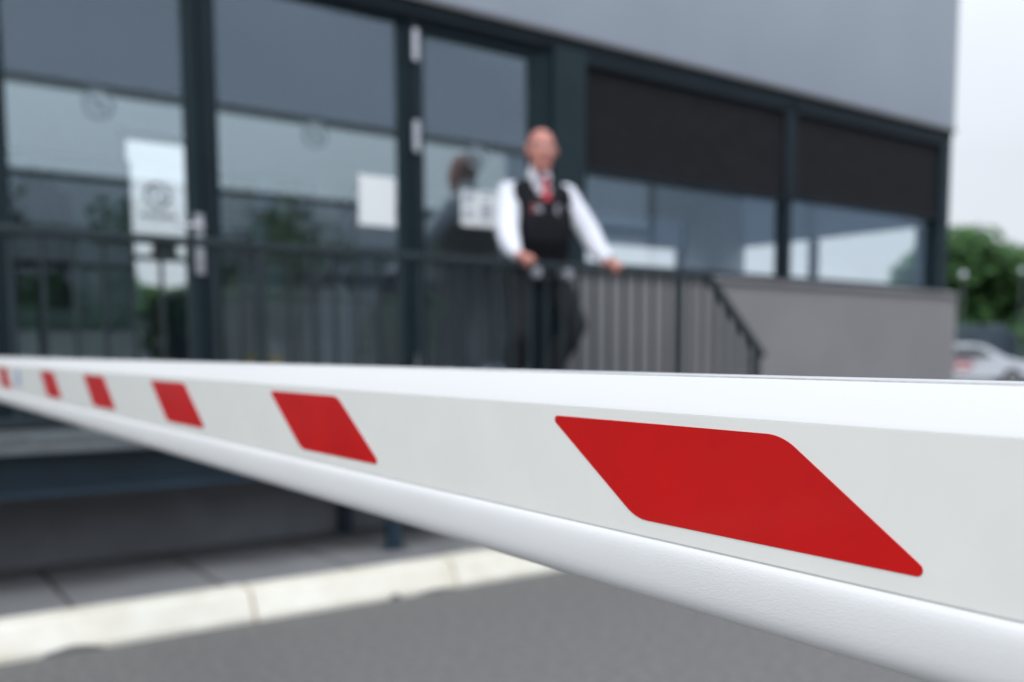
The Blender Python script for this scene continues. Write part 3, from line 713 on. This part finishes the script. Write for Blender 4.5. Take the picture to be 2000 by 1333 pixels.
# papers stuck to the glass (inside face)
n1 = thing('notice', 'blank white sheet taped to the middle pane', 'notice', (2.5*G, 5.26, gz(2.0)))
MB().box(X_(2.402), X_(2.632), 5.240, 5.242, gz(1.878), gz(2.159)).build('sheet', white, n1)
n2 = thing('notice', 'white sheet with blue printed lines taped to the second glass door', 'notice', (3.2*G, 5.2, gz(2.0)))
MB().box(X_(3.075), X_(3.335), 5.240, 5.242, gz(1.925), gz(2.142)).build('sheet', white, n2)
ln = MB()
for i in range(6):
    for j in range(2):
        if (i*3+j) % 5 == 4: continue
        x0 = X_(3.095)+j*.125; ln.box(x0, x0+.085-(i % 3)*.012, 5.2385, 5.2399, gz(2.115)-i*.028, gz(2.115)-i*.028+.012)
ln.build('printed_lines', ink, n2)
lb = thing('letter_box', 'small dark box fixed on the glazed rear door', 'box', (2.1, 7.8, 1.9))
MB().box(1.96, 2.13, 7.80, 7.885, 1.88, 1.98).build('box_body', brownm, lb, bevel=.006); MB().box(1.98, 2.11, 7.795, 7.7995, 1.95, 1.965).build('slot', blackm, lb)
bk = thing('bucket', 'pale grey bucket standing on the platform by the second glass door', 'bucket', (3.28, 5.05, .79))
MB().tube([(3.28, 5.03, .791), (3.28, 5.03, 1.08)], [.085, .115], 20).build('bucket_body', mat('grey_plastic', (.16, .20, .26), .5), bk, smooth=50)
MB().tube([(3.28+.115*cos(t*pi/10), 5.03, 1.07-.03*sin(t*pi/10)*3) for t in range(11)], .004, 6).build('handle', chrome, bk)
ob = thing('storage_box', 'ochre box on the floor under the desk', 'box', (2.0, 5.8, .8))
MB().box(1.93, 2.12, 5.62, 5.80, .8, 1.12).box(1.92, 2.13, 5.61, 5.81, 1.121, 1.14).build('box_body', yellowm, ob, bevel=.01)
hp = thing('house_plant', 'low green potted plants behind the leftmost door glass', 'plant', (1.75, 7.0, .8))
MB().tube([(1.86, 7.3, .80), (1.86, 7.3, 1.05)], [.11, .14], 16).build('pot', blackm, hp, smooth=50)
def leaves(b, c, r, n, size, seed):
    rnd = random.Random(seed)
    for _ in range(n):
        v = Vector((rnd.gauss(0, 1), rnd.gauss(0, 1), rnd.gauss(0, 1))).normalized()*rnd.random()**.4
        p_ = Vector(c)+Vector((v.x*r[0], v.y*r[1], v.z*r[2]))
        u = Vector((rnd.gauss(0, 1), rnd.gauss(0, 1), rnd.gauss(0, 1))).normalized(); w = u.orthogonal().normalized(); s_ = size*rnd.uniform(.6, 1.3)
        b.add([p_-u*s_, p_+w*s_*.55, p_+u*s_, p_-w*s_*.55], [(0, 1, 2, 3)])
lv = MB(); leaves(lv, (1.86, 7.3, 1.32), (.16, .16, .26), 260, .05, 5); lv.build('foliage', leafd, hp)

# ------------------------------------------------------------ trees
def make_tree(name, label, x, y, h, rad, m, seed, group, lob=7, nleaf=900):
    rnd = random.Random(seed)
    t = thing(name, label, 'tree', (x, y, 0), group)
    tk = MB(); tk.local = True
    tk.tube([(0, 0, -.05), (.05, 0, h*.2), (-.05, .1, h*.45), (.1, 0, h*.75)], [h*.035, h*.027, h*.018, h*.006], 10)
    cr_ = MB(); cr_.local = True
    for i in range(lob):
        a = 2*pi*i/lob*2.4+rnd.uniform(0, .8); rr_ = rad*rnd.uniform(.25, .68) if i else 0
        zc = h*rnd.uniform(.42, .80) if i else h*.80
        c = (rr_*cos(a), rr_*sin(a), zc); rs = rad*rnd.uniform(.34, .52)
        tk.tube([(0, 0, h*rnd.uniform(.2, .42)), (c[0]*.5, c[1]*.5, zc*.78), c], [h*.014, h*.009, h*.003], 6)
        leaves(cr_, c, (rs, rs, rs*.85), nleaf, rad*.075, seed*31+i)
    tk.build('trunk', bark, t, smooth=60); cr_.build('crown', m, t)
    return t
gT = 'trees beyond the gatehouse'
make_tree('broadleaf_tree', 'tall rounded dark green tree rising just beside the gatehouse corner', 50.0, 30.5, 8.0, 4.3, leaf, 1, gT, 12, 620)
make_tree('broadleaf_tree', 'narrow pointed green tree between the two rounded ones', 60.0, 32.0, 8.0, 3.3, leafd, 2, gT, 9, 620)
make_tree('broadleaf_tree', 'green tree cut by the right edge of the picture', 55.0, 27.4, 6.9, 4.4, leaf, 3, gT, 11, 620)
make_tree('broadleaf_tree', 'green tree seen through the last ribbon window pane', 53.0, 35.0, 5.9, 2.7, leafd, 4, gT, 8)
make_tree('broadleaf_tree', 'low green tree behind the white car and the dark van', 60.0, 31.0, 4.8, 4.8, leafd, 5, gT, 9)
gD = 'trees seen through the glazed rear door'
make_tree('broadleaf_tree', 'dark green tree seen at the left in the glazed rear door', 9.6, 46, 5.4, 2.4, leafd, 6, gD, 7, 500)
make_tree('broadleaf_tree', 'bright green low tree seen at the right in the glazed rear door', 13.2, 48, 4.3, 3.0, leaf, 7, gD, 7, 500)
hg = MB(); leaves(hg, (0, 0, 0), (1, 1, 1), 1, .01, 1); hg = MB()
rnd = random.Random(9)
for i in range(60): leaves(hg, (43+rnd.uniform(-2, 12), 26+rnd.uniform(-4, 12), 1.4+rnd.random()), (1.5, 1.5, .9), 90, .18, 100+i)
tag(hg.build('hedge', leafd), 'dark continuous hedge under the trees beyond the parked cars', 'hedge')
# behind the camera: bushes and trees added to shape the glazing reflections
gB = 'bushy trees across the road behind the camera'
RLAB = ['low bush reflected in the leftmost door glass', 'bushy tree reflected low in the middle pane', 'round bush reflected beside the white notice', 'bush reflected below the second door notice', 'bush reflected under the first sun screen', 'small tree reflected near the last window mullion']
for i, (x, y, h, r) in enumerate(((-1, -17, 2.6, 1.8), (4.5, -18, 3.2, 2.4), (9, -17, 3.4, 2.2), (14, -16, 2.8, 2.0), (21, -19, 3.2, 2.6), (32, -20, 3.4, 2.6))):
    make_tree('bushy_tree', RLAB[i], x, y, h, r, leafd, 40+i, gB, 7, 260)
for i, x in enumerate((-3, 3, 9.5, 15, 22)):  # sparse trees added to soften the lower edge of the reflected sky
    make_tree('slender_tree', ['slender tree reflected above the cupboard in the leftmost door glass', 'slender tree reflected at the left of the middle pane', 'slender tree reflected at the right of the middle pane', 'slender tree reflected above the second door notice', 'slender tree reflected beside the standing man'][i], x, -27.5, 7.6+.5*(i % 2), 3.0, leafd, 60+i, 'row of slender trees before the warehouse', 6, 70)
wh_ = thing('warehouse', 'long low grey warehouse across the road, reflected in the glass', 'building', (20, -32, 0))
facm = mat('warehouse_sheet', (.27, .29, .31), .8, noise=.1, nscale=.3, spec=.2)
w_ = MB().box(-60, 36, -42, -30, 0, 7.6); w_.build('wall', facm, wh_)
MB().box(-60, 35.99, -29.98, -29.90, 5.9, 7.59).build('parapet_band', mat('pale_parapet', (.55, .58, .64), .7, noise=.05, nscale=.3), wh_)  # pale band added to soften the step at the reflected roofline
MB().box(-60.1, 35.9, -42.1, -29.9, 7.6, 7.85).build('roof', anth, wh_)
MB().box(36, 90, -44, -30, 0, 19).build('tall_wing', mat('pale_sheet_cladding', (.40, .45, .54), .7, noise=.06, nscale=.3), wh_)  # wing added to close off the reflected sky in the right windows
for i in range(8): MB().box(-50+i*10, -46+i*10, -30, -29.95, 0, 4.2).build('gate', anth, wh_)
# lane canopy behind the camera; slope and translucent fabric shaped for the glass reflections
fab = bpy.data.materials.new('canopy_fabric'); fab.use_nodes = True; t_ = fab.node_tree; t_.nodes.clear()
o_ = t_.nodes.new('ShaderNodeOutputMaterial'); d1 = t_.nodes.new('ShaderNodeBsdfDiffuse'); d1.inputs[0].default_value = (.80, .84, 1, 1)
t1 = t_.nodes.new('ShaderNodeBsdfTranslucent'); t1.inputs[0].default_value = (.92, .94, 1, 1); mx_ = t_.nodes.new('ShaderNodeMixShader'); mx_.inputs[0].default_value = .7
t_.links.new(d1.outputs[0], mx_.inputs[1]); t_.links.new(t1.outputs[0], mx_.inputs[2]); t_.links.new(mx_.outputs[0], o_.inputs[0])
cp = thing('lane_canopy', 'tall sloping fabric canopy over the lane behind the camera, reflected in the glass', 'canopy', (5, -5, 0))
vs = []; fs = []; nx_ = 46
for j in range(11):
    for i in range(nx_):
        x = -8+i*.5; t = j/10; y = -3.4-t*4.2; vs.append((x, y-1.3*abs(sin(pi*(x+8+t*3)/5.5))*sin(pi*t), 4.62+t*5.2))
for j in range(10):
    for i in range(nx_-1): fs.append((j*nx_+i, j*nx_+i+1, (j+1)*nx_+i+1, (j+1)*nx_+i))
MB().add(vs, fs).build('fabric_roof', fab, cp, smooth=60)
MB().box(-8, 14.5, -3.44, -3.34, 4.50, 4.61).build('edge_beam', galv, cp)
for x in (-7.9, 14.4): MB().tube([(x, -5.5, 0), (x, -5.5, 7.2)], .08, 10).build('mast', galv, cp)

# ------------------------------------------------------------ cars
tyre = mat('tyre', (.012, .012, .012), .8); rimm = mat('rim', (.35, .35, .36), .35, metal=.8); cglass = mat('car_glass', (.02, .03, .035), .1)
lampr = mat('red_lamp', (.45, .02, .02), .25); platem = mat('yellow_plate', (.45, .30, .04), .5)
def car(name, label, x, y, rz, paint, group=None, L=4.2, Wd=1.78, Hh=1.46, van=False, logo=False):
    t = thing(name, label, 'van' if van else 'car', (x, y, 0), group); t.rotation_euler.z = rz
    if van: prof = [(-2.5, .35), (-2.55, 1.0), (-2.5, 2.15), (-2.35, 2.42), (1.0, 2.45), (1.35, 2.2), (1.95, 1.35), (2.55, 1.12), (2.62, .55), (2.5, .32)]; gz0, gz1 = 1.35, 2.15
    else: prof = [(-2.05, .32), (-2.1, .62), (-2.02, .95), (-1.85, 1.12), (-1.45, 1.40), (-.9, Hh), (.1, Hh), (.55, 1.34), (1.15, .98), (1.85, .84), (2.08, .62), (2.1, .35), (1.95, .28)]; gz0, gz1 = .95, 1.36
    w = Wd/2; vs = []; n = len(prof)
    def tz(z): return w*(1 if z < gz0 else 1-.22*(z-gz0)/(gz1-gz0))
    for xx, z in prof: vs += [(xx, -tz(z), z), (xx, -tz(z)*.93, z+.015 if z > .9 else z), (xx, tz(z)*.93, z+.015 if z > .9 else z), (xx, tz(z), z)]
    fs = []
    for i in range(n):
        j2 = (i+1) % n
        for q in range(3): fs.append((i*4+q, i*4+q+1, j2*4+q+1, j2*4+q))
    fs += [tuple(i*4 for i in range(n)), tuple(i*4+3 for i in reversed(range(n)))]
    b_ = MB(); b_.local = True; b_.add(vs, fs); body_ = b_.build('body', paint, t, smooth=35)
    bv = body_.modifiers.new('bevel', 'BEVEL'); bv.width = .03; bv.segments = 2; bv.limit_method = 'ANGLE'
    def quadthick(name, pts, m_, off):
        q = MB(); q.local = True; q.add(pts+[tuple(a+b for a, b in zip(p_, off)) for p_ in pts], [(0, 1, 2, 3), (4, 7, 6, 5), (0, 4, 5, 1), (1, 5, 6, 2), (2, 6, 7, 3), (3, 7, 4, 0)]); return q.build(name, m_, t)
    if van:
        quadthick('windscreen', [(1.40, -.68, 2.14), (1.92, -.76, 1.40), (1.92, .76, 1.40), (1.40, .68, 2.14)], cglass, (.03, 0, .02))
        quadthick('rear_window', [(-2.525, -.6, 1.5), (-2.505, -.55, 2.05), (-2.505, .55, 2.05), (-2.525, .6, 1.5)], cglass, (-.025, 0, 0))
    else:
        quadthick('windscreen', [(.60, -.62, 1.33), (1.10, -.72, 1.02), (1.10, .72, 1.02), (.60, .62, 1.33)], cglass, (.03, 0, .03))
        quadthick('rear_window', [(-1.52, -.60, 1.355), (-1.83, -.70, 1.14), (-1.83, .70, 1.14), (-1.52, .60, 1.355)], cglass, (-.03, 0, .03))
        for s_ in (-1, 1):
            quadthick('side_window', [(-1.45, s_*w*.955, 1.02), (.75, s_*w*.955, 1.02), (.25, s_*w*.83, 1.35), (-1.15, s_*w*.83, 1.35)], cglass, (0, s_*.02, 0))
    for s_ in (-1, 1):
        for xx in ((-1.6, 1.65) if van else (-1.3, 1.32)):
            q = MB(); q.local = True; q.tube([(xx, s_*(w-.2), .32), (xx, s_*(w+.01), .32)], .32, 20); wh = q.build('wheel', tyre, t, smooth=40)
            q = MB(); q.local = True; q.tube([(xx, s_*(w+.011), .32), (xx, s_*(w+.02), .32)], .2, 16); q.build('rim', rimm, wh, smooth=40)
        q = MB(); q.local = True; xr = -2.58 if van else -2.11; q.box(xr, xr+.1, s_*(w-.12)-.1, s_*(w-.12)+.1, .75, 1.0); q.build('tail_light', lampr, t, bevel=.01)
        q = MB(); q.local = True; q.box(1.95, 2.13, s_*(w-.22)-.14, s_*(w-.22)+.14, .60, .74); q.build('headlight', white, t, bevel=.02)
    q = MB(); q.local = True; xr = -2.60 if van else -2.125; q.box(xr, xr+.03, -.26, .26, .45, .57); q.build('number_plate', platem, t)
    if logo:
        q = MB(); q.local = True; q.prism([(-.25+.34*cos(a*pi/8), .74+.20*sin(a*pi/8)) for a in range(16)], 'y', -w-.006, -w+.002); q.build('door_emblem', mat('faded_red', (.36, .11, .13), .6), t)
        q = MB(); q.local = True; q.box(-.45, -.05, -w-.010, -w-.006, .71, .77); q.build('emblem_bar', white, t)
    return t
wp = mat('white_car_paint', (.42, .44, .48), .25, coat=.6); dp = mat('dark_blue_paint', (.035, .05, .07), .3, coat=.4); bpaint = mat('black_paint', (.012, .013, .015), .3, coat=.4)
car('parked_car', 'white parked hatchback with a round red emblem beyond the gatehouse corner', 31.2, 18.4, radians(-50), wp, logo=True)
car('parked_van', 'dark blue grey van parked behind the white hatchback', 42.5, 24.6, radians(-20), dp, van=True)
car('parked_car', 'black parked car at the right edge beside the white hatchback', 33.9, 16.1, radians(60), bpaint)
car('parked_car', 'white parked car seen low through the glazed rear door', 6.3, 23.2, radians(10), wp)
# lamp posts whose pale globes show as small rings of blur
for (x, y, z, lab) in ((33.0, 19.7, 4.0, 'thin lamp post with pale globe beside the gatehouse corner'), (40.0, 21.2, 4.6, 'thin lamp post with pale globe at the right edge before the trees')):
    t = thing('lamp_post', lab, 'lamp post', (x, y, 0), 'lamp posts in the car park')
    MB().tube([(x, y, 0), (x, y, z-.1)], [.03, .02], 8).build('pole', galv, t)
    MB().ball((x, y, z), .12).build('globe', drawm, t, smooth=60)
